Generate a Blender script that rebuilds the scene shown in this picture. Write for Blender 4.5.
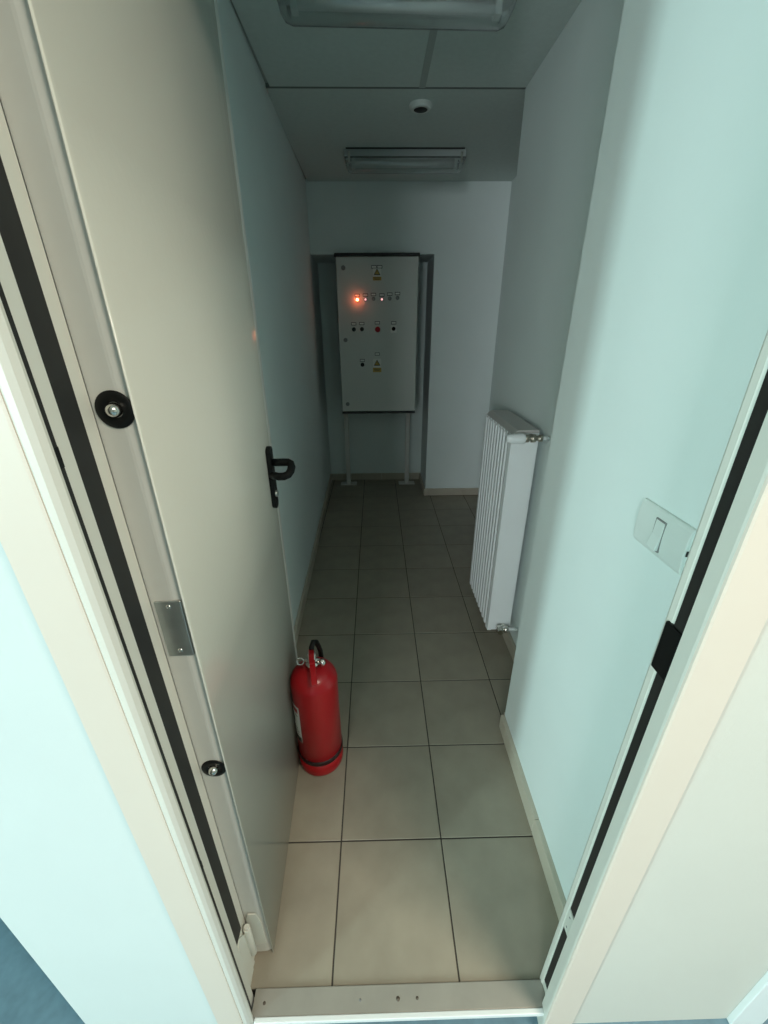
import bpy, bmesh, math
from mathutils import Vector, Matrix

# ------------------------------------------------------------------ reset
for o in list(bpy.data.objects):
    bpy.data.objects.remove(o, do_unlink=True)
scene = bpy.context.scene
COL = scene.collection

# ------------------------------------------------------------------ camera
PITCH, YAW, ROLL = math.radians(24.6685), math.radians(1.0431), math.radians(-0.3356)
CAM_H, F_PX = 1.565, 409.64
cp, sp, cy, sy = math.cos(PITCH), math.sin(PITCH), math.cos(YAW), math.sin(YAW)
fwd = Vector((sy * cp, cy * cp, -sp)); rgt = Vector((cy, -sy, 0)); up = rgt.cross(fwd)
cr, sr = math.cos(ROLL), math.sin(ROLL)
r2 = cr * rgt + sr * up; u2 = -sr * rgt + cr * up
cam = bpy.data.cameras.new('camera'); camo = bpy.data.objects.new('camera', cam); COL.objects.link(camo)
cam.sensor_fit = 'VERTICAL'; cam.sensor_height = 24.0; cam.sensor_width = 18.0
cam.lens = F_PX / 1024 * 24.0; cam.clip_start = 0.01; cam.clip_end = 100
M = Matrix((r2, u2, -fwd)).transposed().to_4x4(); M.translation = Vector((0, 0, CAM_H))
camo.matrix_world = M
scene.camera = camo

# ------------------------------------------------------------------ world, daylight, exposure
vs = scene.view_settings
vs.view_transform = 'Standard'; vs.look = 'None'; vs.exposure = 0.0; vs.gamma = 1.0
vs.use_curve_mapping = False
w = bpy.data.worlds.new('world'); scene.world = w; w.use_nodes = True
w.node_tree.nodes['Background'].inputs[0].default_value = (0.80, 0.95, 1.0, 1)
w.node_tree.nodes['Background'].inputs[1].default_value = 1.0

def area(name, loc, target, sx, sy_, power, col):
    l = bpy.data.lights.new(name, 'AREA'); l.shape = 'RECTANGLE'; l.size = sx; l.size_y = sy_
    l.energy = power; l.color = col
    o = bpy.data.objects.new(name, l); COL.objects.link(o); o.location = loc
    o.rotation_euler = (Vector(target) - Vector(loc)).to_track_quat('-Z', 'Y').to_euler()
    return o
# daylight through the hall's windows (left and behind), and the hall's warm ceiling luminaire on the right
area('window_daylight', (-4.98, -3.2, 1.6), (0, -3.2, 1.6), 0.50, 1.5, 225, (0.68, 0.98, 0.95))
area('rear_window_daylight', (-1.55, -4.17, 1.55), (-1.55, 0, 1.55), 1.3, 1.5, 98, (0.94, 0.98, 1.0))
area('hall_lamp_light', (1.5, -0.7, 2.80), (1.5, -0.7, 0), 1.2, 0.3, 70, (1.0, 0.87, 0.71))

# ------------------------------------------------------------------ materials
def mat(name, col, rough=0.6, metal=0.0, var=0.0, scale=8.0, bump=0.0, bscale=60.0, spec=0.5,
        emit=None, estr=0.0, trans=0.0, rnd=0.0, alpha=None):
    m = bpy.data.materials.new(name); m.use_nodes = True
    nt = m.node_tree; b = nt.nodes['Principled BSDF']
    b.inputs['Base Color'].default_value = (*col, 1); b.inputs['Roughness'].default_value = rough
    b.inputs['Metallic'].default_value = metal; b.inputs['Specular IOR Level'].default_value = spec
    if trans: b.inputs['Transmission Weight'].default_value = trans
    if emit:
        b.inputs['Emission Color'].default_value = (*emit, 1); b.inputs['Emission Strength'].default_value = estr
    tc = nt.nodes.new('ShaderNodeTexCoord')
    if var or rnd:
        n = nt.nodes.new('ShaderNodeTexNoise'); n.inputs['Scale'].default_value = scale
        n.inputs['Detail'].default_value = 6
        nt.links.new(tc.outputs['Object'], n.inputs['Vector'])
        mr = nt.nodes.new('ShaderNodeMapRange')
        mr.inputs['From Min'].default_value = 0.3; mr.inputs['From Max'].default_value = 0.7
        mr.inputs['To Min'].default_value = 1 - var; mr.inputs['To Max'].default_value = 1 + var
        nt.links.new(n.outputs['Fac'], mr.inputs['Value'])
        val = mr.outputs['Result']
        if rnd:
            oi = nt.nodes.new('ShaderNodeObjectInfo')
            m2 = nt.nodes.new('ShaderNodeMapRange')
            m2.inputs['To Min'].default_value = 1 - rnd; m2.inputs['To Max'].default_value = 1 + rnd
            nt.links.new(oi.outputs['Random'], m2.inputs['Value'])
            mu = nt.nodes.new('ShaderNodeMath'); mu.operation = 'MULTIPLY'
            nt.links.new(val, mu.inputs[0]); nt.links.new(m2.outputs['Result'], mu.inputs[1]); val = mu.outputs[0]
        vm = nt.nodes.new('ShaderNodeVectorMath'); vm.operation = 'SCALE'
        vm.inputs[0].default_value = col; nt.links.new(val, vm.inputs['Scale'])
        nt.links.new(vm.outputs[0], b.inputs['Base Color'])
    if bump:
        n2 = nt.nodes.new('ShaderNodeTexNoise'); n2.inputs['Scale'].default_value = bscale
        n2.inputs['Detail'].default_value = 4
        nt.links.new(tc.outputs['Object'], n2.inputs['Vector'])
        bp = nt.nodes.new('ShaderNodeBump'); bp.inputs['Strength'].default_value = bump
        bp.inputs['Distance'].default_value = 0.004
        nt.links.new(n2.outputs['Fac'], bp.inputs['Height']); nt.links.new(bp.outputs[0], b.inputs['Normal'])
    return m

PAINT = mat('wall_paint', (0.80, 0.89, 0.875), 0.75, var=0.015, scale=3, bump=0.04, bscale=120)
HALLPAINT = mat('hall_wall_paint', (0.59, 0.655, 0.645), 0.75, var=0.015, scale=3, bump=0.04, bscale=120)
HALLWARM = mat('hall_cream_paint', (0.57, 0.57, 0.52), 0.75, var=0.015, scale=3, bump=0.1, bscale=120)
CEIL = mat('ceiling_board', (0.62, 0.70, 0.67), 0.9, var=0.03, scale=40, bump=0.1, bscale=200)
CEILBAR = mat('ceiling_profile_paint', (0.42, 0.47, 0.45), 0.6)
CEILJOINT = mat('ceiling_joint', (0.16, 0.18, 0.17), 0.7)
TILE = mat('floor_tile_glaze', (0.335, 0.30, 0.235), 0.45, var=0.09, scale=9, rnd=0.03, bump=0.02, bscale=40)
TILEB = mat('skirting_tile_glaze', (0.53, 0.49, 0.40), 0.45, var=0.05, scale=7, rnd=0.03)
GROUT = mat('grout', (0.055, 0.048, 0.04), 0.9, var=0.2, scale=30)
HALLFLOOR = mat('hall_vinyl', (0.13, 0.235, 0.30), 0.55, var=0.10, scale=40, bump=0.03)
CREAM = mat('frame_enamel', (0.68, 0.685, 0.62), 0.35, var=0.01, scale=5)
BEIGE = mat('casing_beige', (0.66, 0.585, 0.505), 0.45, var=0.01, scale=5)
DOORM = mat('door_enamel', (0.74, 0.73, 0.65), 0.15, var=0.015, scale=4, bump=0.03, bscale=90)
DOOREDGE = mat('door_edge_enamel', (0.62, 0.62, 0.58), 0.38, var=0.02, scale=9)
RUBBER = mat('black_rubber', (0.014, 0.013, 0.012), 0.6)
BLACK = mat('black_plastic', (0.004, 0.0045, 0.0045), 0.5, spec=0.25)
STEEL = mat('galvanised_steel', (0.42, 0.44, 0.43), 0.38, metal=0.9, var=0.12, scale=22)
CHROME = mat('chrome', (0.72, 0.70, 0.66), 0.18, metal=1.0)
BRASS = mat('nickel_brass', (0.42, 0.38, 0.32), 0.3, metal=0.9)
SILL = mat('sill_metal', (0.34, 0.325, 0.285), 0.45, metal=0.15, var=0.06, scale=14)
WHITE = mat('white_enamel', (0.80, 0.84, 0.84), 0.3)
WHITEP = mat('white_plastic', (0.74, 0.80, 0.77), 0.35)
RADTOP = mat('radiator_cover_shade', (0.50, 0.49, 0.47), 0.4)  # cover grey made darker to hold the shade on the radiator's top
CABGREY = mat('cabinet_grey', (0.68, 0.70, 0.66), 0.5, bump=0.05, bscale=400)
CABDARK = mat('cabinet_dark', (0.012, 0.013, 0.014), 0.5)
LEGM = mat('leg_zinc', (0.75, 0.75, 0.71), 0.45)
RED = mat('red_enamel', (0.40, 0.004, 0.009), 0.28, var=0.02, scale=5)
DARKRED = mat('dark_red_ring', (0.02, 0.003, 0.004), 0.5)
REDP = mat('red_plastic', (0.40, 0.01, 0.02), 0.35)
PAPER = mat('label_paper', (0.84, 0.84, 0.80), 0.5)
INK = mat('ink', (0.02, 0.02, 0.02), 0.6)
INKG = mat('grey_ink', (0.22, 0.22, 0.22), 0.6)
YELLOW = mat('warning_yellow', (0.52, 0.35, 0.08), 0.5)
LITRED = mat('lit_red_lens', (1.0, 0.12, 0.04), 0.3, emit=(1.0, 0.12, 0.03), estr=16)
LITHOT = mat('lit_red_core', (1.0, 0.5, 0.3), 0.3, emit=(1.0, 0.55, 0.30), estr=40)
LITPINK = mat('lit_pink_lens', (1.0, 0.6, 0.6), 0.3, emit=(1.0, 0.5, 0.5), estr=1.1)
DIMLENS = mat('unlit_lens', (0.32, 0.35, 0.34), 0.25)
LAMPBASE = mat('lamp_base', (0.44, 0.49, 0.48), 0.55)
LAMPDIFF = mat('lamp_diffuser', (0.85, 0.90, 0.89), 0.12, trans=0.9, spec=0.5)
TUBE = mat('lamp_tube', (0.82, 0.86, 0.85), 0.3)

# ------------------------------------------------------------------ mesh helpers (world coordinates)
class MB:
    def __init__(self): self.v = []; self.f = []; self.sm = []
    def _add(self, vs_, fs, smooth=False):
        n = len(self.v); self.v += [Vector(p) for p in vs_]
        for q in fs: self.f.append([n + i for i in q]); self.sm.append(smooth)
        return self
    def box(self, x0, x1, y0, y1, z0, z1):
        p = [(x, y, z) for z in (z0, z1) for y in (y0, y1) for x in (x0, x1)]
        return self._add(p, [(0, 2, 3, 1), (4, 5, 7, 6), (0, 1, 5, 4), (2, 6, 7, 3), (0, 4, 6, 2), (1, 3, 7, 5)])
    def prism(self, poly, z0, z1, smooth=False):            # poly in XY
        n = len(poly)
        a = sum(poly[i][0] * poly[(i + 1) % n][1] - poly[(i + 1) % n][0] * poly[i][1] for i in range(n))
        if a < 0: poly = poly[::-1]
        p = [(x, y, z0) for x, y in poly] + [(x, y, z1) for x, y in poly]
        self._add(p, [list(range(n))[::-1], list(range(n, 2 * n))])
        k = len(self.v) - 2 * n
        for i in range(n):
            j = (i + 1) % n
            self.f.append([k + i, k + j, k + n + j, k + n + i]); self.sm.append(smooth)
        return self
    def extrude(self, poly3, d):                             # planar polygon of 3D points pushed along d
        n = len(poly3); d = Vector(d); a = [Vector(q) for q in poly3]
        nrm = Vector((0, 0, 0))
        for i in range(n): nrm += a[i].cross(a[(i + 1) % n])
        if nrm.dot(d) < 0: a = a[::-1]
        p = a + [q + d for q in a]
        return self._add(p, [list(range(n))[::-1], list(range(n, 2 * n))] +
                         [(i, (i + 1) % n, n + (i + 1) % n, n + i) for i in range(n)])
    def tube(self, pts, r, seg=12, caps=True):
        pts = [Vector(p) for p in pts]; rs = r if isinstance(r, (list, tuple)) else [r] * len(pts)
        rings = []; ref = None
        for i, p in enumerate(pts):
            t = (pts[min(i + 1, len(pts) - 1)] - pts[max(i - 1, 0)]).normalized()
            if ref is None:
                ref = Vector((0, 0, 1)) if abs(t.z) < 0.9 else Vector((1, 0, 0))
            u = (ref - ref.dot(t) * t).normalized(); v = t.cross(u); ref = u
            rings.append([p + rs[i] * (math.cos(2 * math.pi * k / seg) * u + math.sin(2 * math.pi * k / seg) * v)
                          for k in range(seg)])
        n0 = len(self.v)
        for rg in rings: self.v += rg
        for i in range(len(pts) - 1):
            for k in range(seg):
                a = n0 + i * seg + k; b = n0 + i * seg + (k + 1) % seg
                self.f.append([a, b, b + seg, a + seg]); self.sm.append(True)
        if caps:
            self.f.append([n0 + k for k in range(seg)][::-1]); self.sm.append(False)
            e = n0 + (len(pts) - 1) * seg
            self.f.append([e + k for k in range(seg)]); self.sm.append(False)
        return self
    def lathe(self, c, prof, seg=40, axis=(0, 0, 1), a0=0.0, a1=2 * math.pi):   # prof: (radius, along axis)
        c = Vector(c); ax = Vector(axis).normalized()
        ref = Vector((1, 0, 0)) if abs(ax.x) < 0.9 else Vector((0, 0, 1))
        u = (ref - ref.dot(ax) * ax).normalized(); v = ax.cross(u)
        full = abs(a1 - a0 - 2 * math.pi) < 1e-6
        m = seg if full else seg + 1; n0 = len(self.v)
        for r, h in prof:
            for k in range(m):
                a = a0 + (a1 - a0) * k / seg
                self.v.append(c + ax * h + max(r, 1e-5) * (math.cos(a) * u + math.sin(a) * v))
        for i in range(len(prof) - 1):
            for k in range(seg):
                a = n0 + i * m + k; b = n0 + i * m + (k + 1) % m
                self.f.append([a, b, b + m, a + m]); self.sm.append(True)
        return self
    def xf(self, fn):
        self.v = [Vector(fn(p)) for p in self.v]; return self

WORLD = {}
def org(o): return WORLD.get(o.name, Vector((0, 0, 0)))
def obj(name, mb, m, parent=None, bevel=0.0, seg=2, sharp=35):
    lo = Vector((min(p.x for p in mb.v), min(p.y for p in mb.v), min(p.z for p in mb.v)))
    hi = Vector((max(p.x for p in mb.v), max(p.y for p in mb.v), max(p.z for p in mb.v)))
    c = (lo + hi) / 2; c.z = lo.z
    me = bpy.data.meshes.new(name); me.from_pydata([p - c for p in mb.v], [], mb.f)
    me.polygons.foreach_set('use_smooth', mb.sm); me.update()
    bm = bmesh.new(); bm.from_mesh(me); bmesh.ops.recalc_face_normals(bm, faces=bm.faces); bm.to_mesh(me); bm.free()
    me.materials.append(m)
    o = bpy.data.objects.new(name, me); COL.objects.link(o)
    WORLD[o.name] = c.copy()
    if parent is not None:
        o.parent = parent; o.location = c - org(parent)
    else: o.location = c
    if bevel:
        b = o.modifiers.new('bevel', 'BEVEL'); b.width = bevel; b.segments = seg
        b.limit_method = 'ANGLE'; b.angle_limit = math.radians(sharp)
    return o
def thing(name, loc, label, cat, group=None, kind=None):
    o = bpy.data.objects.new(name, None); COL.objects.link(o); o.location = loc; o.empty_display_size = 0.05
    WORLD[o.name] = Vector(loc); tag(o, label, cat, group, kind); return o
def tag(o, label=None, cat=None, group=None, kind=None):
    if label: o['label'] = label
    if cat: o['category'] = cat
    if group: o['group'] = group
    if kind: o['kind'] = kind
    return o
def struct(o, label, cat): return tag(o, label, cat, kind='structure')
def copy_tree(o, delta=None, parent=None):
    c = o.copy(); COL.objects.link(c); c.parent = parent
    if delta is not None: c.location = o.location + Vector(delta)
    for ch in list(o.children): copy_tree(ch, None, c)
    return c

# ------------------------------------------------------------------ plan of the place (metres)
H = 2.53                                  # corridor ceiling
def xl(y): return -0.460 - 0.0195 * (y - 1.765)      # left wall face, slightly out of square
XR1, XR1B, XR2, XR3 = 0.5225, 0.5235, 0.697, 1.040       # right wall face: by the door, behind the radiator, beyond it
Y1, Y2, YP, YB = 1.196, 2.470, 3.800, 4.280
XN = 0.482                                # pier edge
ZN = 2.066                                # niche soffit
YW = 0.400                                # hall side of the door wall
XE = -0.725                               # outer corner of the door wall
ZH = -0.080                               # hall floor, one low step down
BH = 0.072                                # skirting height

# ---- floors
fl = obj('floor', MB().box(-0.52, 1.05, 0.455, 4.30, -0.06, -0.0018), GROUT)
struct(fl, 'dark grout bed under the beige floor tiles of the corridor', 'floor')
T = 0.3330; G = 0.0022
X0, Y0 = -0.1343, 0.7854
def xr_max(y0, y1):
    m = 0
    for a, b, x in ((0.4, Y1, XR1B), (Y1, Y2, XR2), (Y2, YP, XR3), (YP, YB, XN)):
        if y0 < b - 0.02 and y1 > a + 0.02: m = max(m, x)
    return m
for r in range(-1, 11):
    ya, yb = Y0 + r * T, Y0 + (r + 1) * T
    y0, y1 = max(ya, 0.4565), min(yb, YB)
    if y1 - y0 < 0.02: continue
    for c in range(-2, 5):
        xa, xb = X0 + c * T, X0 + (c + 1) * T
        x0, x1 = max(xa, xl((y0 + y1) / 2)), min(xb, xr_max(y0, y1))
        if x1 - x0 < 0.012: continue
        g0 = G if x0 == xa else 0; g1 = G if x1 == xb else 0
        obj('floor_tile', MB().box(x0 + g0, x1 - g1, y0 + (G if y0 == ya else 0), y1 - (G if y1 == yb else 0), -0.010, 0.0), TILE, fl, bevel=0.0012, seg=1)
hf = obj('floor_hall', MB().box(-5.1, 4.2, -4.2, 0.44, ZH - 0.06, ZH)
         .box(-5.1, XE, 0.44, 4.6, ZH - 0.06, ZH), HALLFLOOR)
struct(hf, 'mottled blue grey floor outside the doorway', 'floor')

# ---- corridor shell
def wall(name, mb, label, m=PAINT): return struct(obj(name, mb, m), label, 'wall')
wall('wall_left', MB().prism([(-0.62, 0.42), (-0.62, 4.5), (xl(4.5), 4.5), (xl(0.52), 0.52), (-0.372, 0.52), (-0.372, 0.42)], -0.05, 2.75),
     'shaded pale corridor wall behind the open door', PAINT)
wall('wall_hall_left', MB().prism([(XE, YW), (XE, 4.5), (-0.62, 4.5), (-0.62, 0.42), (-0.372, 0.42), (-0.372, YW)], ZH, 2.9),
     'bright aqua wall left of the door frame, facing the viewer', HALLPAINT)
wall('wall_right', MB().prism([(0.436, 0.42), (0.90, 0.42), (0.90, Y1), (XR1B, Y1), (XR1, 0.475), (0.436, 0.475)], -0.05, 2.75),
     'pale aqua near wall carrying the light switch', PAINT)
wall('wall_hall_front', MB().box(0.436, 4.2, YW, 0.42, ZH, 2.9).box(0.90, 4.2, 0.42, 0.52, ZH, 2.9),
     'grey cream wall right of the door frame, facing the viewer', HALLWARM)
wall('wall_radiator', MB().box(XR2, 1.14, Y1, Y2, -0.01, 2.75), 'aqua recessed wall section carrying the radiator')
wall('wall_far_right', MB().box(XR3, 1.14, Y2, YP, -0.01, 2.75), 'narrow sliver of side wall beyond the radiator wall')
wall('wall_back', MB().prism([(XN, YP), (1.14, YP), (1.14, 4.5), (XN, 4.5)], -0.01, 2.75)
     .box(xl(4.0), XN, YP, 4.5, ZN, 2.75).box(xl(4.0), XN, YB, 4.5, -0.01, ZN),
     'end wall with a tall recess holding the grey control cabinet')
wall('wall_over_door', MB().box(-0.372, 0.436, YW, 0.475, 2.40, 2.9), 'wall above the door frame')

# ---- ceiling
ce = obj('ceiling', MB().box(-0.51, 1.05, 0.475, 4.3, H + 0.012, H + 0.10), CEILBAR)
struct(ce, 'pale suspended ceiling of large boards with thin profiles', 'ceiling')
XJ = 0.228
def cpanel(x0, x1, y0, y1): obj('ceiling_panel', MB().box(x0, x1, y0, y1, H, H + 0.012), CEIL, ce, bevel=0.001, seg=1)
cpanel(xl(1.5), XJ - 0.012, 1.27, Y2 - 0.006); cpanel(XJ + 0.012, XR2, 1.27, Y2 - 0.006)
cpanel(xl(1.0), XJ - 0.012, 0.48, 1.262); cpanel(XJ + 0.012, XR1B, 0.48, 1.262)
cpanel(xl(3.0), XR3, Y2 + 0.006, YP)
obj('ceiling_profile', MB().box(XJ - 0.014, XJ + 0.014, 0.48, Y2 - 0.004, H - 0.002, H + 0.013), CEILBAR, ce)
obj('ceiling_profile', MB().box(xl(2.4), XR2, Y2 - 0.007, Y2 + 0.007, H - 0.001, H + 0.013), CEILJOINT, ce)

# ---- skirting made of cut floor tiles
def skirt(name, a, b, nrm, label, off=0.0, t=0.016):
    a, b, n = Vector((*a, 0)), Vector((*b, 0)), Vector((*nrm, 0)); L = (b - a).length; d = (b - a) / L
    e = thing(name, a, label, 'skirting', kind='structure')
    s = -off
    while s < L - 1e-4:
        s0, s1 = max(s, 0) + 0.001, min(s + T, L) - 0.001
        if s1 - s0 > 0.01:
            p, q = a + d * s0, a + d * s1
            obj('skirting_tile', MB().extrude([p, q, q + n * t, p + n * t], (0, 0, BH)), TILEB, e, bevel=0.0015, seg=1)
        s += T
    return e
skirt('baseboard_left', (xl(0.55), 0.55), (xl(YB), YB), (1, 0.0195), 'low row of beige skirting tiles along the left wall', 0.1)
skirt('baseboard_right', (XR1, 0.47), (XR1B, Y1 + 0.003), (-1, 0.0), 'beige skirting tiles under the light switch wall', 0.005)
skirt('baseboard_radiator', (XR2, Y1 + 0.0), (XR2, Y2), (-1, 0), 'beige skirting tiles below the radiator', 0.1)
skirt('baseboard_step', (XR1B, Y1), (XR2 - 0.017, Y1), (0, 1), 'short skirting tile on the step of the right wall')
skirt('baseboard_pier', (XN - 0.016, YP), (XR3, YP), (0, -1), 'beige skirting tiles at the foot of the end wall', T - 0.05)
skirt('baseboard_niche', (xl(YB) + 0.017, YB), (XN - 0.017, YB), (0, -1), 'beige skirting tiles at the back of the recess', 0.12)
skirt('baseboard_niche_side', (XN, YP), (XN, YB - 0.001), (-1, 0), 'beige skirting tiles on the side of the recess', 0.1)

# ---- hall around the camera
wall('wall_hall_window', MB().box(-5.1, -5.0, -4.2, -3.6, ZH, 2.9).box(-5.1, -5.0, -2.8, 4.6, ZH, 2.9)
     .box(-5.1, -5.0, -3.6, -2.8, ZH, 0.8).box(-5.1, -5.0, -3.6, -2.8, 2.4, 2.9), 'pale hall wall with a narrow window opening', HALLPAINT)
wall('wall_hall_back', MB().box(-5.1, -2.25, -4.3, -4.2, ZH, 2.9).box(-0.85, 4.3, -4.3, -4.2, ZH, 2.9)
     .box(-2.25, -0.85, -4.3, -4.2, ZH, 0.75).box(-2.25, -0.85, -4.3, -4.2, 2.35, 2.9), 'pale hall wall behind the viewer with a window opening', HALLWARM)
wall('wall_hall_right', MB().box(4.2, 4.3, -4.2, YW, ZH, 2.9), 'cream hall wall far to the right', HALLWARM)
wall('wall_hall_end', MB().box(-5.1, XE, 4.5, 4.6, ZH, 2.9), 'pale hall wall at the far left end', HALLPAINT)
struct(obj('ceiling_hall', MB().box(-5.1, 4.3, -4.3, 4.6, 2.9, 3.0), HALLWARM), 'white ceiling of the hall outside the doorway', 'ceiling')
wf = thing('window_1', (-5.05, -3.2, 0.8), 'narrow white framed hall window on the left letting daylight in', 'window', kind='structure')
for y in (-3.575, -2.825): obj('window_bar', MB().box(-5.08, -5.02, y - 0.025, y + 0.025, 0.8, 2.4), WHITE, wf)
for z in (0.8, 2.35): obj('window_bar', MB().box(-5.08, -5.02, -3.6, -2.8, z, z + 0.05), WHITE, wf)
wf = thing('window_2', (-1.55, -4.25, 0.75), 'white framed hall window behind the viewer', 'window', kind='structure')
for x in (-2.225, -1.55, -0.875): obj('window_bar', MB().box(x - 0.025, x + 0.025, -4.28, -4.22, 0.75, 2.35), WHITE, wf)
for z in (0.75, 2.30): obj('window_bar', MB().box(-2.25, -0.85, -4.28, -4.22, z, z + 0.05), WHITE, wf)
hl = thing('hall_lamp', (1.5, -0.7, 2.9), 'flat rectangular hall ceiling lamp behind the viewer', 'lamp')
obj('lamp_housing', MB().box(0.88, 2.12, -0.87, -0.53, 2.82, 2.9), WHITE, hl)

# ------------------------------------------------------------------ steel door frame (trim_1)
FH = 2.36
fr = thing('trim_1', (0.03, 0.40, 0), 'cream steel door frame with black seals round the doorway', 'door frame', kind='structure')
left = [(-0.3715, 0.4005), (-0.340, 0.4005), (-0.340, 0.3905), (-0.337, 0.3893), (-0.331, 0.3905), (-0.3255, 0.3945), (-0.322, 0.401),
        (-0.3225, 0.405), (-0.3315, 0.4065), (-0.3315, 0.421), (-0.335, 0.4235), (-0.335, 0.4455),
        (-0.3465, 0.449), (-0.3465, 0.4925), (-0.350, 0.4945), (-0.350, 0.5195), (-0.3715, 0.5195)]
left_casing = [(-0.402, 0.400), (-0.402, 0.3935), (-0.400, 0.3900), (-0.343, 0.3885), (-0.340, 0.3892), (-0.340, 0.400)]
right = [(0.4355, 0.4005), (0.401, 0.4005), (0.401, 0.3865), (0.3975, 0.3872), (0.397, 0.391), (0.399, 0.414), (0.4035, 0.417), (0.413, 0.419),
         (0.413, 0.445), (0.4105, 0.449), (0.4105, 0.4585), (0.4125, 0.4625), (0.418, 0.465), (0.4355, 0.465)]
right_casing = [(0.468, 0.400), (0.468, 0.387), (0.466, 0.3835), (0.402, 0.3830), (0.3985, 0.3840), (0.3975, 0.387), (0.401, 0.388), (0.401, 0.400)]
def prism_in(poly): return MB().prism(poly, ZH, FH)
obj('jamb', prism_in(left), CREAM, fr)
obj('jamb', prism_in(right), CREAM, fr)
obj('casing', prism_in(left_casing), BEIGE, fr)
obj('casing', prism_in(right_casing), BEIGE, fr)
obj('head', MB().box(-0.402, 0.468, 0.385, 0.4005, FH, FH + 0.07).box(-0.3715, 0.4355, 0.4005, 0.465, FH, FH + 0.038), CREAM, fr, bevel=0.003)
def seal_or_gap_shade(x0, x1, y0, y1, z0, z1, label=None):
    o = obj('seal_or_gap_shade', MB().box(x0, x1, y0, y1, z0, z1), RUBBER, fr, bevel=0.001, seg=1)
    return o
seal_or_gap_shade(-0.3335, -0.3285, 0.4085, 0.4195, 0.015, FH)
seal_or_gap_shade(-0.3470, -0.3435, 0.4545, 0.4895, 0.235, FH)
seal_or_gap_shade(0.4095, 0.4135, 0.4215, 0.4435, 0.405, 1.10)
seal_or_gap_shade(0.4095, 0.4135, 0.4215, 0.4435, 1.18, FH)
seal_or_gap_shade(0.4095, 0.4135, 0.4215, 0.4435, 0.045, 0.322)
obj('strike_slot', MB().box(0.406, 0.4135, 0.4215, 0.4545, 1.098, 1.182), BLACK, fr, bevel=0.002)
jp = obj('keeper_block', MB().box(0.4085, 0.4135, 0.4215, 0.4435, 0.326, 0.401), CREAM, fr, bevel=0.0015)
for z in (0.345, 0.385): obj('screw', MB().lathe((0.4085, 0.434, z), [(0, -0.0006), (0.0022, -0.0006), (0.0022, 0.001)], 10, (1, 0, 0)), INKG, jp)
for z in (1.43, 0.66): obj('keeper_hole', MB().box(-0.3290, -0.3278, 0.4095, 0.4185, z, z + 0.022), BLACK, fr)

# threshold
th = thing('trim_2', (0.03, 0.43, 0), 'grey metal threshold across the doorway with three screws', 'threshold', kind='structure')
obj('sill', MB().box(-0.330, 0.412, 0.4065, 0.4555, -0.01, 0.006), SILL, th, bevel=0.002)
obj('sill_nosing', MB().box(-0.320, 0.398, 0.3955, 0.4065, -0.008, 0.0075), WHITE, th, bevel=0.002)
obj('riser', MB().box(-0.330, 0.412, 0.425, 0.4555, ZH, -0.01), SILL, th)
for x, r in ((-0.302, 0.0035), (-0.06, 0.003), (0.036, 0.0048), (0.085, 0.0035)):
    obj('screw', MB().lathe((x, 0.429, 0.0055), [(r, 0), (r, 0.0012), (0, 0.0014)], 12), mat('sill_stain', (0.10, 0.08, 0.06), 0.5) if x > 0 or x < -0.2 else INKG, th)
# next doorway's casing along the hall
struct(obj('trim_3', MB().box(0.889, 0.975, 0.388, 0.401, ZH, 2.2), WHITE, bevel=0.002), 'cream casing strip at the lower right corner', 'trim')

# ------------------------------------------------------------------ door leaf, opened along the left wall
DX, DY, DL, DT, DH = -0.298, 0.519, 0.748, 0.053, 2.33
TA = math.atan2(0.026, 0.747)
def dloc(p):           # door space: x = out of the visible face, y = along the leaf, z up
    p = Vector(p); c, s = math.cos(TA), math.sin(TA)
    return Vector((DX + c * p.x - s * p.y, DY + s * p.x + c * p.y, p.z))
dr = thing('door_1', (DX, DY, 0), 'grey cream steel door standing open against the left wall', 'door', kind='structure')
lf = obj('leaf', MB().prism([(-DT, 0.004), (-0.020, 0.004), (-0.0165, 0.0045), (-0.0025, 0.0085), (-0.0025, DL - 0.012), (-DT, DL - 0.012)], 0.012, DH).xf(dloc), DOOREDGE, dr, bevel=0.001, seg=1, sharp=50)
obj('face_sheet', MB().prism([(-0.0028, 0.0095), (-0.0030, 0.0012), (-0.0022, 0.0002), (-0.0010, 0.0002), (-0.0002, 0.0012), (0, 0.0030), (0, 0.010), (0, DL - 0.12), (-0.0006, DL - 0.08), (-0.0022, DL - 0.045), (-0.0043, DL - 0.018), (-0.0058, DL - 0.006), (-0.0085, DL), (-0.013, DL), (-0.013, DL - 0.012), (-0.009, DL - 0.014), (-0.0028, DL - 0.10)], 0.010, DH, smooth=True).xf(dloc), DOORM, dr)
def on_edge(mb): return mb.xf(dloc)
for z in (1.470, 0.783):
    b = obj('security_bolt', on_edge(MB().lathe((-0.0255, 0.004, z), [(0.0235, 0), (0.0235, -0.0008), (0.0228, -0.0018), (0.010, -0.0018), (0.0095, 0.002), (0, 0.002)], 36, (0, 1, 0))), BLACK, dr)
    obj('bolt_pin', on_edge(MB().lathe((-0.0255, 0.004, z), [(0.0092, 0.002), (0.0092, -0.004), (0.0070, -0.010), (0.003, -0.013), (0, -0.013)], 20, (0, 1, 0))), CHROME, b)
ep = obj('edge_plate', on_edge(MB().box(-0.046, -0.0065, 0.0015, 0.0072, 1.071, 1.180)), STEEL, dr, bevel=0.001, seg=1)
for z in (1.083, 1.170): obj('screw', on_edge(MB().lathe((-0.026, 0.0015, z), [(0.0042, 0.001), (0.0038, -0.001), (0.0018, -0.0016), (0.0012, -0.0004), (0, -0.0004)], 16, (0, 1, 0))), CHROME, ep)
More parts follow.
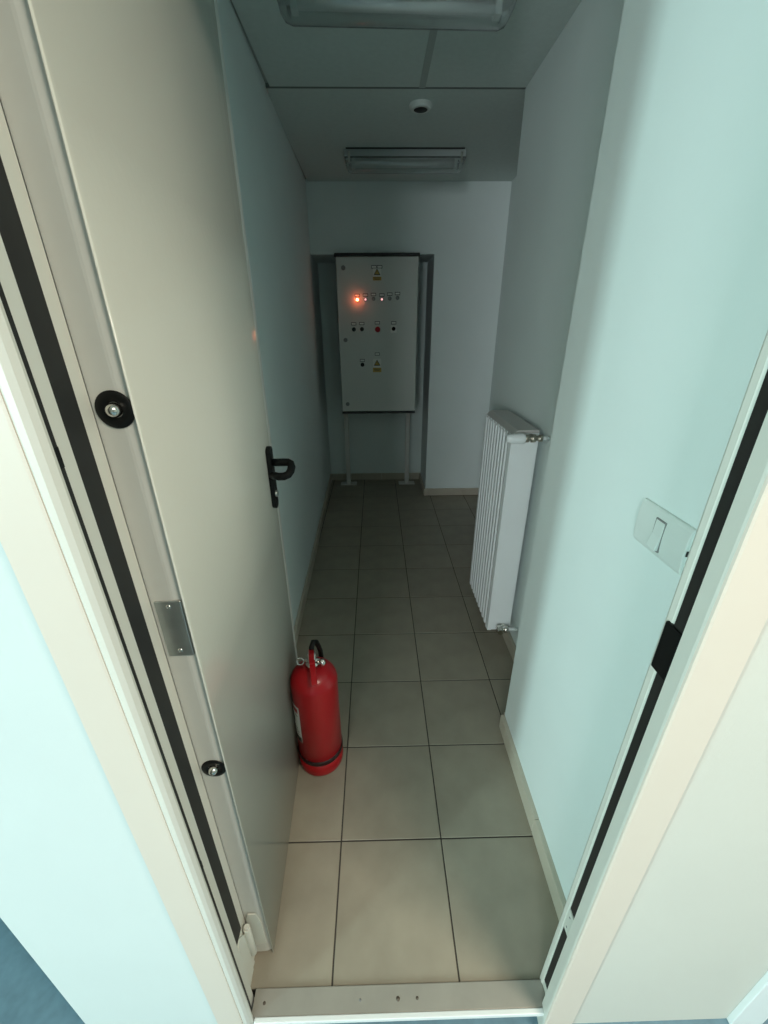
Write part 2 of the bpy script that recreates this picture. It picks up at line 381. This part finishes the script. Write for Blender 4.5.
hg = obj('hinge', MB().tube([(-0.338, 0.500, 0.075), (-0.338, 0.500, 0.205)], 0.0085, 16).tube([(-0.338, 0.500, 0.205), (-0.338, 0.5, 0.212)], 0.006, 12), CREAM, dr, bevel=0.001)
obj('hinge_leaf', MB().extrude([(-0.345, 0.5205, 0.06), (-0.309, 0.5205, 0.075), (-0.309, 0.5205, 0.185), (-0.318, 0.5205, 0.225), (-0.338, 0.5205, 0.225), (-0.345, 0.5205, 0.20)], (0, -0.004, 0)), CREAM, hg, bevel=0.001)
obj('hinge_leaf', MB().extrude([(-0.3470, 0.452, 0.035), (-0.3470, 0.500, 0.02), (-0.3470, 0.507, 0.17), (-0.3470, 0.489, 0.20), (-0.3470, 0.470, 0.235), (-0.3470, 0.458, 0.215), (-0.3470, 0.452, 0.13)], (0.0045, 0, 0)), CREAM, hg, bevel=0.001)
# handle: narrow backplate and a loop lever that returns to the plate
YH = 0.650
hd = obj('door_handle', MB().extrude([(0, YH + 0.021 * math.cos(a), (1.146 + 0.081 * (1 if math.sin(a) >= 0 else -1) + 0.016 * math.sin(a))) for a in [2 * math.pi * k / 24 + 0.01 for k in range(24)]], (0.013, 0, 0)).xf(dloc), BLACK, dr, bevel=0.002)
loop = [(0.006, YH, 1.194), (0.045, YH, 1.194), (0.058, YH - 0.001, 1.194), (0.067, YH - 0.006, 1.191), (0.070, YH - 0.014, 1.184), (0.068, YH - 0.026, 1.175), (0.062, YH - 0.036, 1.168), (0.050, YH - 0.040, 1.164), (0.034, YH - 0.036, 1.162), (0.010, YH - 0.014, 1.160)]
obj('lever', MB().tube([dloc(p) for p in loop], 0.0115, 14), BLACK, hd)
obj('lock_cylinder', MB().lathe(dloc((0.012, YH - 0.006, 1.098)), [(0.0105, 0), (0.0105, 0.006), (0.009, 0.007), (0, 0.007)], 20, (1, 0, 0)), STEEL, hd)

# ------------------------------------------------------------------ control cabinet in the recess
CX0, CX1, CYF, CZ0, CZ1 = -0.300, 0.352, 3.745, 0.832, 2.062
cb = thing('control_cabinet', (0.026, 4.0, 0), 'grey electrical control cabinet with lit red lamp standing on two legs in the recess', 'cabinet')
obj('body', MB().box(CX0 - 0.003, CX1 + 0.003, CYF + 0.022, 4.215, CZ0, CZ1), CABDARK, cb, bevel=0.004)
cd = obj('cabinet_door', MB().box(CX0, CX1, CYF, CYF + 0.020, CZ0 + 0.016, CZ1 - 0.016), CABGREY, cb, bevel=0.006, seg=3)
obj('top_strip', MB().box(CX0 - 0.008, CX1 + 0.008, CYF - 0.012, CYF + 0.03, CZ1 - 0.018, CZ1 + 0.006), CABDARK, cb, bevel=0.003)
obj('bottom_strip', MB().box(CX0 - 0.003, CX1 + 0.003, CYF - 0.006, CYF + 0.03, CZ0 - 0.004, CZ0 + 0.016), CABDARK, cb, bevel=0.003)
def disc(name, x, z, r, h, m, parent, seg=20, dome=0.0, y=CYF):
    return obj(name, MB().lathe((x, y, z), [(r, 0.001), (r, -h), (r * 0.85, -h - dome), (0, -h - dome * 1.3)], seg, (0, 1, 0)), m, parent)
for x, z in ((-0.242, 1.968), (-0.247, 1.443), (-0.251, 0.914)):
    k = disc('cam_lock', x, z, 0.017, 0.006, INKG, cd)
FY = CYF
def plate(name, x, z, wd, ht, m, t=0.0016, y=None, parent=None):
    y = FY if y is None else y
    return obj(name, MB().box(x - wd / 2, x + wd / 2, y - t, y, z - ht / 2, z + ht / 2), m, cd if parent is None else parent)
def label_plate(x, z):
    plate('label_border', x, z, 0.042, 0.023, INK, 0.0012)
    plate('label_plate', x, z, 0.034, 0.014, PAPER, 0.002)
def tri(name, x, z, s, m, t, y0):
    return obj(name, MB().extrude([(x - s / 2, y0, z - s * 0.43), (x + s / 2, y0, z - s * 0.43), (x, y0, z + s * 0.43)], (0, -t, 0)), m, cd)
def sign(x, z, wd, ht, strip):
    plate('warning_sign', x, z + strip / 2, wd, ht, PAPER)
    tri('warning_triangle', x, z + strip / 2 + 0.006, wd * 0.82, INK, 0.0006, FY - 0.0016)
    tri('warning_triangle', x, z + strip / 2 + 0.005, wd * 0.58, YELLOW, 0.0006, FY - 0.0022)
    b = Vector((x, FY - 0.0028, z + strip / 2 + 0.003))
    s = wd * 0.01
    obj('lightning_bolt', MB().extrude([b + Vector((px * s, 0, pz * s)) for px, pz in ((3, 17), (-5, 2), (0, 2), (-3, -14), (6, 5), (1, 5))], (0, -0.0005, 0)), INK, cd)
    plate('sign_strip', x, z - ht / 2, wd * 1.04, strip, YELLOW)
    for k in range(2):
        plate('sign_line', x, z - ht / 2 + strip * (0.18 - 0.36 * k), wd * (0.8 - 0.2 * k), strip * 0.14, INK, 0.0005, FY - 0.0016)
label_plate(0.000, 1.974); label_plate(0.045, 1.974)
sign(0.024, 1.922, 0.066, 0.058, 0.026)
sign(0.016, 1.238, 0.070, 0.072, 0.036)
label_plate(0.019, 1.331)
for i, (x, z) in enumerate(((-0.138, 1.744), (-0.072, 1.746), (-0.007, 1.750), (0.061, 1.746), (0.125, 1.752), (0.188, 1.756))):
    label_plate(x, z + 0.031)
    k = disc('indicator_lamp', x, z, 0.015, 0.005, INKG, cd)
    if i == 0:
        tag(disc('lens', x, z, 0.0125, 0.010, LITRED, k, dome=0.006), 'glowing red lens')
        disc('bulb', x, z, 0.006, 0.004, LITHOT, k, dome=0.003, y=CYF - 0.0165)
        pl = bpy.data.lights.new('indicator_glow', 'POINT'); pl.energy = 0.05; pl.color = (1, 0.12, 0.04); pl.shadow_soft_size = 0.012
        po = bpy.data.objects.new('indicator_glow', pl); COL.objects.link(po); po.location = (x, CYF - 0.036, z)
    else:
        disc('lens', x, z, 0.0085 if i in (1, 3) else 0.0115, 0.009, LITPINK if i in (1, 3) else DIMLENS, k, dome=0.004)
for x, z in ((-0.174, 1.524), (-0.107, 1.526), (-0.110, 1.246)):
    label_plate(x, z + (0.042 if z > 1.4 else 0.034))
    k = disc('selector_switch', x, z, 0.0165, 0.006, BLACK, cd)
    obj('switch_grip', MB().box(x - 0.005, x + 0.005, CYF - 0.022, CYF - 0.005, z - 0.014, z + 0.014), BLACK, k, bevel=0.001, seg=1)
label_plate(0.022, 1.573)
k = disc('stop_button', 0.024, 1.523, 0.016, 0.010, BLACK, cd); tag(k, 'red mushroom stop button')
disc('button_cap', 0.024, 1.523, 0.022, 0.012, REDP, k, y=CYF - 0.010, dome=0.005)
label_plate(0.158, 1.572)
k = plate('switch_plate', 0.157, 1.525, 0.050, 0.056, PAPER, 0.003)
disc('knob', 0.157, 1.527, 0.0155, 0.016, BLACK, k, y=CYF - 0.003, dome=0.003)
for x, xt in ((-0.300, -0.300), (0.320, 0.328)):
    lg = obj('leg', MB().box(x - 0.022, x + 0.022, 4.115, 4.155, 0.012, CZ0), LEGM, cb, bevel=0.003)
    obj('foot_plate', MB().box(x - 0.085, x + 0.085, 4.100, 4.185, 0.0, 0.012), LEGM, lg, bevel=0.004)

# ------------------------------------------------------------------ radiator
RX0, RX1, RY0, RY1, RZ0, RZ1 = 0.553, 0.668, 1.645, 2.075, 0.135, 1.168
ra = thing('radiator', (0.61, 1.845, 0.0), 'tall white fluted panel radiator on the right wall', 'radiator')
n = 10; pitch = (RY1 - RY0) / n; prof = []
for i in range(n):
    y = RY0 + i * pitch
    prof += [(RX0 + 0.012, y + 0.002), (RX0 + 0.012, y + 0.009), (RX0 + 0.001, y + 0.014), (RX0, y + 0.018), (RX0, y + pitch - 0.008), (RX0 + 0.002, y + pitch - 0.004)]
prof = [(RX0 + 0.003, RY0), ] + prof[2:] + [(RX0 + 0.006, RY1), (RX0 + 0.022, RY1), (RX0 + 0.022, RY0)]
obj('front_panel', MB().prism(prof, RZ0, RZ1 - 0.018), WHITE, ra, bevel=0.0015, seg=2)
obj('rear_panel', MB().box(RX1 - 0.022, RX1, RY0 + 0.004, RY1 - 0.004, RZ0 + 0.004, RZ1 - 0.02), WHITE, ra, bevel=0.004)
for y in (RY0, RY1 - 0.003):
    obj('side_panel', MB().box(RX0 + 0.003, RX1 + 0.001, y - 0.001, y + 0.003, RZ0 + 0.004 if y == RY0 else RZ0 + 0.02, RZ1 - 0.012), WHITE, ra, bevel=0.001)
obj('top_cover', MB().extrude([(RX0 + 0.001, RY0 - 0.001, RZ1 - 0.030), (RX0 + 0.004, RY0 - 0.001, RZ1 - 0.018), (RX0 + 0.026, RY0 - 0.001, RZ1), (RX1 + 0.001, RY0 - 0.001, RZ1), (RX1 + 0.001, RY0 - 0.001, RZ1 - 0.014), (RX0 + 0.022, RY0 - 0.001, RZ1 - 0.016)], (0, RY1 - RY0 + 0.002, 0)), RADTOP, ra, bevel=0.003)
obj('convector_fin', MB().box(RX0 + 0.024, RX1 - 0.024, RY0 + 0.01, RY1 - 0.01, RZ0 + 0.02, RZ1 - 0.03), INKG, ra)
YV = 1.612
vt = obj('valve', MB().lathe((0.594, YV, 1.142), [(0.012, 0.0), (0.0165, 0.004), (0.0165, 0.020), (0.012, 0.022), (0.012, 0.028), (0.017, 0.030), (0.017, 0.046), (0.011, 0.048), (0.011, 0.060), (0.0145, 0.062), (0.0145, 0.074), (0.007, 0.076)], 8, (1, 0, 0)).tube([(0.634, YV, 1.142), (0.634, RY0 + 0.01, 1.142)], 0.012, 12), BRASS, ra)
obj('thermostat_head', MB().lathe((0.594, YV, 1.142), [(0.0, -0.070), (0.013, -0.069), (0.017, -0.062), (0.0195, -0.045), (0.0215, -0.010), (0.0215, 0.001), (0.018, 0.004), (0.0, 0.004)], 24, (1, 0, 0)), WHITE, vt)
obj('pipe', MB().tube([(0.666, YV, 1.142), (XR2 - 0.0005, YV, 1.142)], 0.0085, 12), WHITE, ra)
lv = obj('valve', MB().lathe((0.604, YV, 0.168), [(0, -0.014), (0.0165, -0.013), (0.019, -0.004), (0.019, 0.010), (0.013, 0.013), (0.013, 0.024), (0.018, 0.026), (0.018, 0.042), (0.009, 0.046)], 12, (1, 0, 0)).tube([(0.630, YV, 0.168), (0.630, RY0 + 0.02, 0.168)], 0.012, 12).tube([(0.606, YV - 0.026, 0.168), (0.606, YV, 0.168)], 0.015, 12), CHROME, ra)
obj('pipe', MB().tube([(0.648, YV, 0.168), (XR2 - 0.0005, YV, 0.168)], 0.0085, 12), WHITE, ra)
for z in (0.32, 0.98):
    obj('wall_bracket', MB().box(RX1 - 0.002, XR2 - 0.0005, RY0 + 0.12, RY0 + 0.15, z, z + 0.03), WHITE, ra)
    obj('wall_bracket', MB().box(RX1 - 0.002, XR2 - 0.0005, RY1 - 0.15, RY1 - 0.12, z, z + 0.03), WHITE, ra)

# ------------------------------------------------------------------ light switch
XR1 = XR1 + 0.0005
sw = thing('light_switch', (XR1, 0.651, 1.213), 'white light switch with one rocker on the aqua wall', 'switch')
pz = [(XR1, 1.169), (XR1 - 0.006, 1.1695), (XR1 - 0.0085, 1.176), (XR1 - 0.0105, 1.195), (XR1 - 0.011, 1.213), (XR1 - 0.0105, 1.231), (XR1 - 0.0085, 1.250), (XR1 - 0.006, 1.2565), (XR1, 1.257)]
obj('cover_plate', MB().extrude([(x, 0.583, z) for x, z in pz], (0, 0.138, 0)), WHITEP, sw, bevel=0.002)
obj('rocker_gap', MB().box(XR1 - 0.0118, XR1 - 0.009, 0.640, 0.667, 1.181, 1.241), INKG, sw)
obj('rocker', MB().extrude([(XR1 - 0.009, 0.6415, 1.183), (XR1 - 0.0185, 0.6415, 1.185), (XR1 - 0.0135, 0.6415, 1.212), (XR1 - 0.0125, 0.6415, 1.2385), (XR1 - 0.009, 0.6415, 1.2385)], (0, 0.0235, 0)), WHITEP, sw, bevel=0.001)
obj('release_slot', MB().box(XR1 - 0.0075, XR1 - 0.0045, 0.5815, 0.5835, 1.207, 1.217), INK, sw)

# ------------------------------------------------------------------ fire extinguisher
EX, EY, ER = -0.2335, 1.083, 0.083
fe = thing('fire_extinguisher', (EX, EY, 0), 'red fire extinguisher standing on the floor beside the open door', 'fire extinguisher')
dome = [(ER * math.cos(a), 0.418 + 0.066 * math.sin(a)) for a in [math.radians(9 * k) for k in range(9)]]
obj('tank', MB().lathe((EX, EY, 0), [(0.0, 0.03), (ER - 0.003, 0.03), (ER, 0.034)] + dome + [(0.020, 0.478), (0.020, 0.492)], 48), RED, fe)
bs = obj('base_cup', MB().lathe((EX, EY, 0), [(0.0, 0.0), (ER - 0.006, 0.0), (ER + 0.0005, 0.006), (ER + 0.002, 0.012), (ER + 0.002, 0.066), (ER - 0.001, 0.067)], 48), RED, fe)
obj('base_ring', MB().lathe((EX, EY, 0), [(ER - 0.002, 0.064), (ER + 0.003, 0.065), (ER + 0.003, 0.083), (ER - 0.002, 0.085)], 48), DARKRED, bs)
lb = obj('label', MB().lathe((EX, EY, 0), [(ER + 0.0008, 0.17), (ER + 0.0008, 0.350)], 24, a0=math.radians(-190), a1=math.radians(-127)), PAPER, fe)
for z0, z1, a0, a1, m in ((0.172, 0.195, -188, -129, INK), (0.205, 0.209, -180, -134, INKG), (0.218, 0.222, -180, -134, INKG), (0.232, 0.236, -180, -140, INKG), (0.255, 0.285, -170, -150, INKG), (0.300, 0.304, -180, -134, INKG), (0.318, 0.338, -184, -132, REDP)):
    obj('label_print', MB().lathe((EX, EY, 0), [(ER + 0.0012, z0), (ER + 0.0012, z1)], 16, a0=math.radians(a0), a1=math.radians(a1)), m, lb)
va = obj('valve', MB().lathe((EX, EY, 0), [(0.020, 0.484), (0.024, 0.486), (0.024, 0.500), (0.015, 0.503), (0.015, 0.532), (0.010, 0.536), (0.0, 0.536)], 20).tube([(EX - 0.030, EY - 0.002, 0.506), (EX + 0.028, EY - 0.002, 0.506)], 0.0065, 12), CHROME, fe)
dv = Vector((0.20, -0.98, 0))               # grips point towards the doorway
def grip(name, p0, p1, p2, wd, t, m):
    s = Vector((dv.y, -dv.x, 0)) * -1
    pts = [Vector((EX, EY, 0)) + dv * a + Vector((0, 0, z)) for a, z in (p0, p1, p2)]
    mb = MB()
    up_ = Vector((0, 0, t))
    prof_ = pts + [p + up_ for p in pts[::-1]]
    mb.extrude([p - s * wd / 2 for p in prof_], s * wd)
    return obj(name, mb, m, fe, bevel=0.003)
grip('carry_handle', (-0.012, 0.515), (0.035, 0.508), (0.092, 0.478), 0.020, 0.006, RED)
grip('squeeze_lever', (-0.018, 0.535), (0.030, 0.556), (0.078, 0.560), 0.018, 0.006, RED)
obj('gauge', MB().lathe((EX + 0.036, EY - 0.012, 0.506), [(0.0, -0.007), (0.013, -0.006), (0.0135, 0.004), (0, 0.004)], 18, (0.35, 0.9, -0.2)), CHROME, fe)
obj('safety_pin', MB().tube([(EX - 0.036 + 0.012 * math.cos(a), EY - 0.02 + 0.003 * math.sin(a), 0.520 + 0.012 * math.sin(a)) for a in [2 * math.pi * k / 16 for k in range(17)]], 0.002, 8), CHROME, fe)
obj('hose', MB().tube([(EX - 0.002, EY + 0.006, 0.515), (EX, EY + 0.014, 0.550), (EX + 0.005, EY + 0.026, 0.563), (EX + 0.012, EY + 0.042, 0.548), (EX + 0.016, EY + 0.058, 0.515), (EX + 0.017, EY + 0.082, 0.470), (EX + 0.016, EY + 0.096, 0.38), (EX + 0.014, EY + 0.097, 0.22), (EX + 0.012, EY + 0.097, 0.16)], [0.009, 0.009, 0.009, 0.009, 0.009, 0.009, 0.010, 0.011, 0.012], 12), BLACK, fe)

# ------------------------------------------------------------------ ceiling lights
LX, LY, LL, LW, LHT = 0.200, 3.215, 0.745, 0.130, 0.105
def ceiling_light(cx, cyy):
    t = thing('ceiling_light', (cx, cyy, H), 'unlit grey tubular ceiling light above the control cabinet', 'lamp', 'corridor ceiling lights')
    z1 = H; zb = H - 0.042; z0 = H - LHT
    hx, hy = LL / 2, LW / 2
    obj('base_tray', MB().extrude([(cx - hx, cyy - hy, zb), (cx - hx, cyy - hy + 0.010, z1 - 0.004), (cx - hx, cyy + hy - 0.010, z1 - 0.004), (cx - hx, cyy + hy, zb)], (LL, 0, 0)), LAMPBASE, t, bevel=0.006, seg=3)
    obj('seal_or_gap_shade', MB().box(cx - hx + 0.012, cx + hx - 0.012, cyy - hy + 0.004, cyy + hy - 0.004, z1 - 0.006, z1), RUBBER, t)  # black strip standing in for the shadow gap between tray and ceiling
    # hollow diffuser: loft of rounded sections, closed at both ends
    prof_ = [(-hy + 0.002, zb), (-hy + 0.006, zb - 0.028), (-hy + 0.020, z0 + 0.012), (-hy + 0.036, z0 + 0.001), (0, z0), (hy - 0.036, z0 + 0.001), (hy - 0.020, z0 + 0.012), (hy - 0.006, zb - 0.028), (hy - 0.002, zb)]
    mb = MB(); secs = ((-hx + 0.002, 0.0), (-hx + 0.008, 0.55), (-hx + 0.022, 0.88), (-hx + 0.045, 1.0), (hx - 0.045, 1.0), (hx - 0.022, 0.88), (hx - 0.008, 0.55), (hx - 0.002, 0.0))
    m_ = len(prof_)
    for x, s in secs:
        for y, z in prof_: mb.v.append(Vector((cx + x, cyy + y * (0.90 + 0.10 * s), zb - (zb - z) * s)))
    for i in range(len(secs) - 1):
        for k_ in range(m_ - 1):
            a = i * m_ + k_; mb.f.append([a, a + 1, a + 1 + m_, a + m_]); mb.sm.append(True)
    d = obj('diffuser', mb, LAMPDIFF, t)
    so = d.modifiers.new('wall', 'SOLIDIFY'); so.thickness = 0.002; so.offset = 1
    rf = obj('reflector', MB().box(cx - hx + 0.04, cx + hx - 0.04, cyy - 0.045, cyy + 0.045, zb - 0.006, zb), WHITEP, t)
    obj('tube', MB().tube([(cx - hx + 0.05, cyy, zb - 0.026), (cx + hx - 0.05, cyy, zb - 0.026)], 0.013, 16), TUBE, rf)
    for sx in (-1, 1):
        obj('lamp_holder', MB().box(cx + sx * (hx - 0.055) - 0.010, cx + sx * (hx - 0.055) + 0.010, cyy - 0.018, cyy + 0.018, zb - 0.044, zb - 0.004), WHITEP, rf)
        for s2 in (-1, 1):
            yc = cyy + s2 * (hy + 0.001)
            obj('clip', MB().box(cx + sx * (hx - 0.030) - 0.007, cx + sx * (hx - 0.030) + 0.007, yc - 0.002, yc + 0.002, zb - 0.030, zb + 0.022), CHROME, t, bevel=0.001)
    return t
far = ceiling_light(LX, LY)
near = copy_tree(far, (0.082 - LX, 1.815 - LY, 0))
near.rotation_euler.z = 0.028
near['label'] = 'unlit grey tubular ceiling light nearest the doorway, cut by the top edge'

# ------------------------------------------------------------------ smoke detector
sd = thing('smoke_detector', (0.238, 2.625, H), 'small round white smoke detector on the ceiling', 'detector')
obj('detector_base', MB().lathe((0.238, 2.625, H), [(0.056, 0.0), (0.056, -0.008), (0.053, -0.010), (0, -0.010)], 32), WHITEP, sd)
obj('detector_head', MB().lathe((0.238, 2.625, H), [(0.050, -0.009), (0.050, -0.014), (0.046, -0.019), (0.034, -0.021), (0.034, -0.019)], 32), WHITEP, sd)
obj('vent_disc', MB().lathe((0.238, 2.625, H), [(0.034, -0.019), (0.026, -0.022), (0, -0.022)], 24), BLACK, sd)
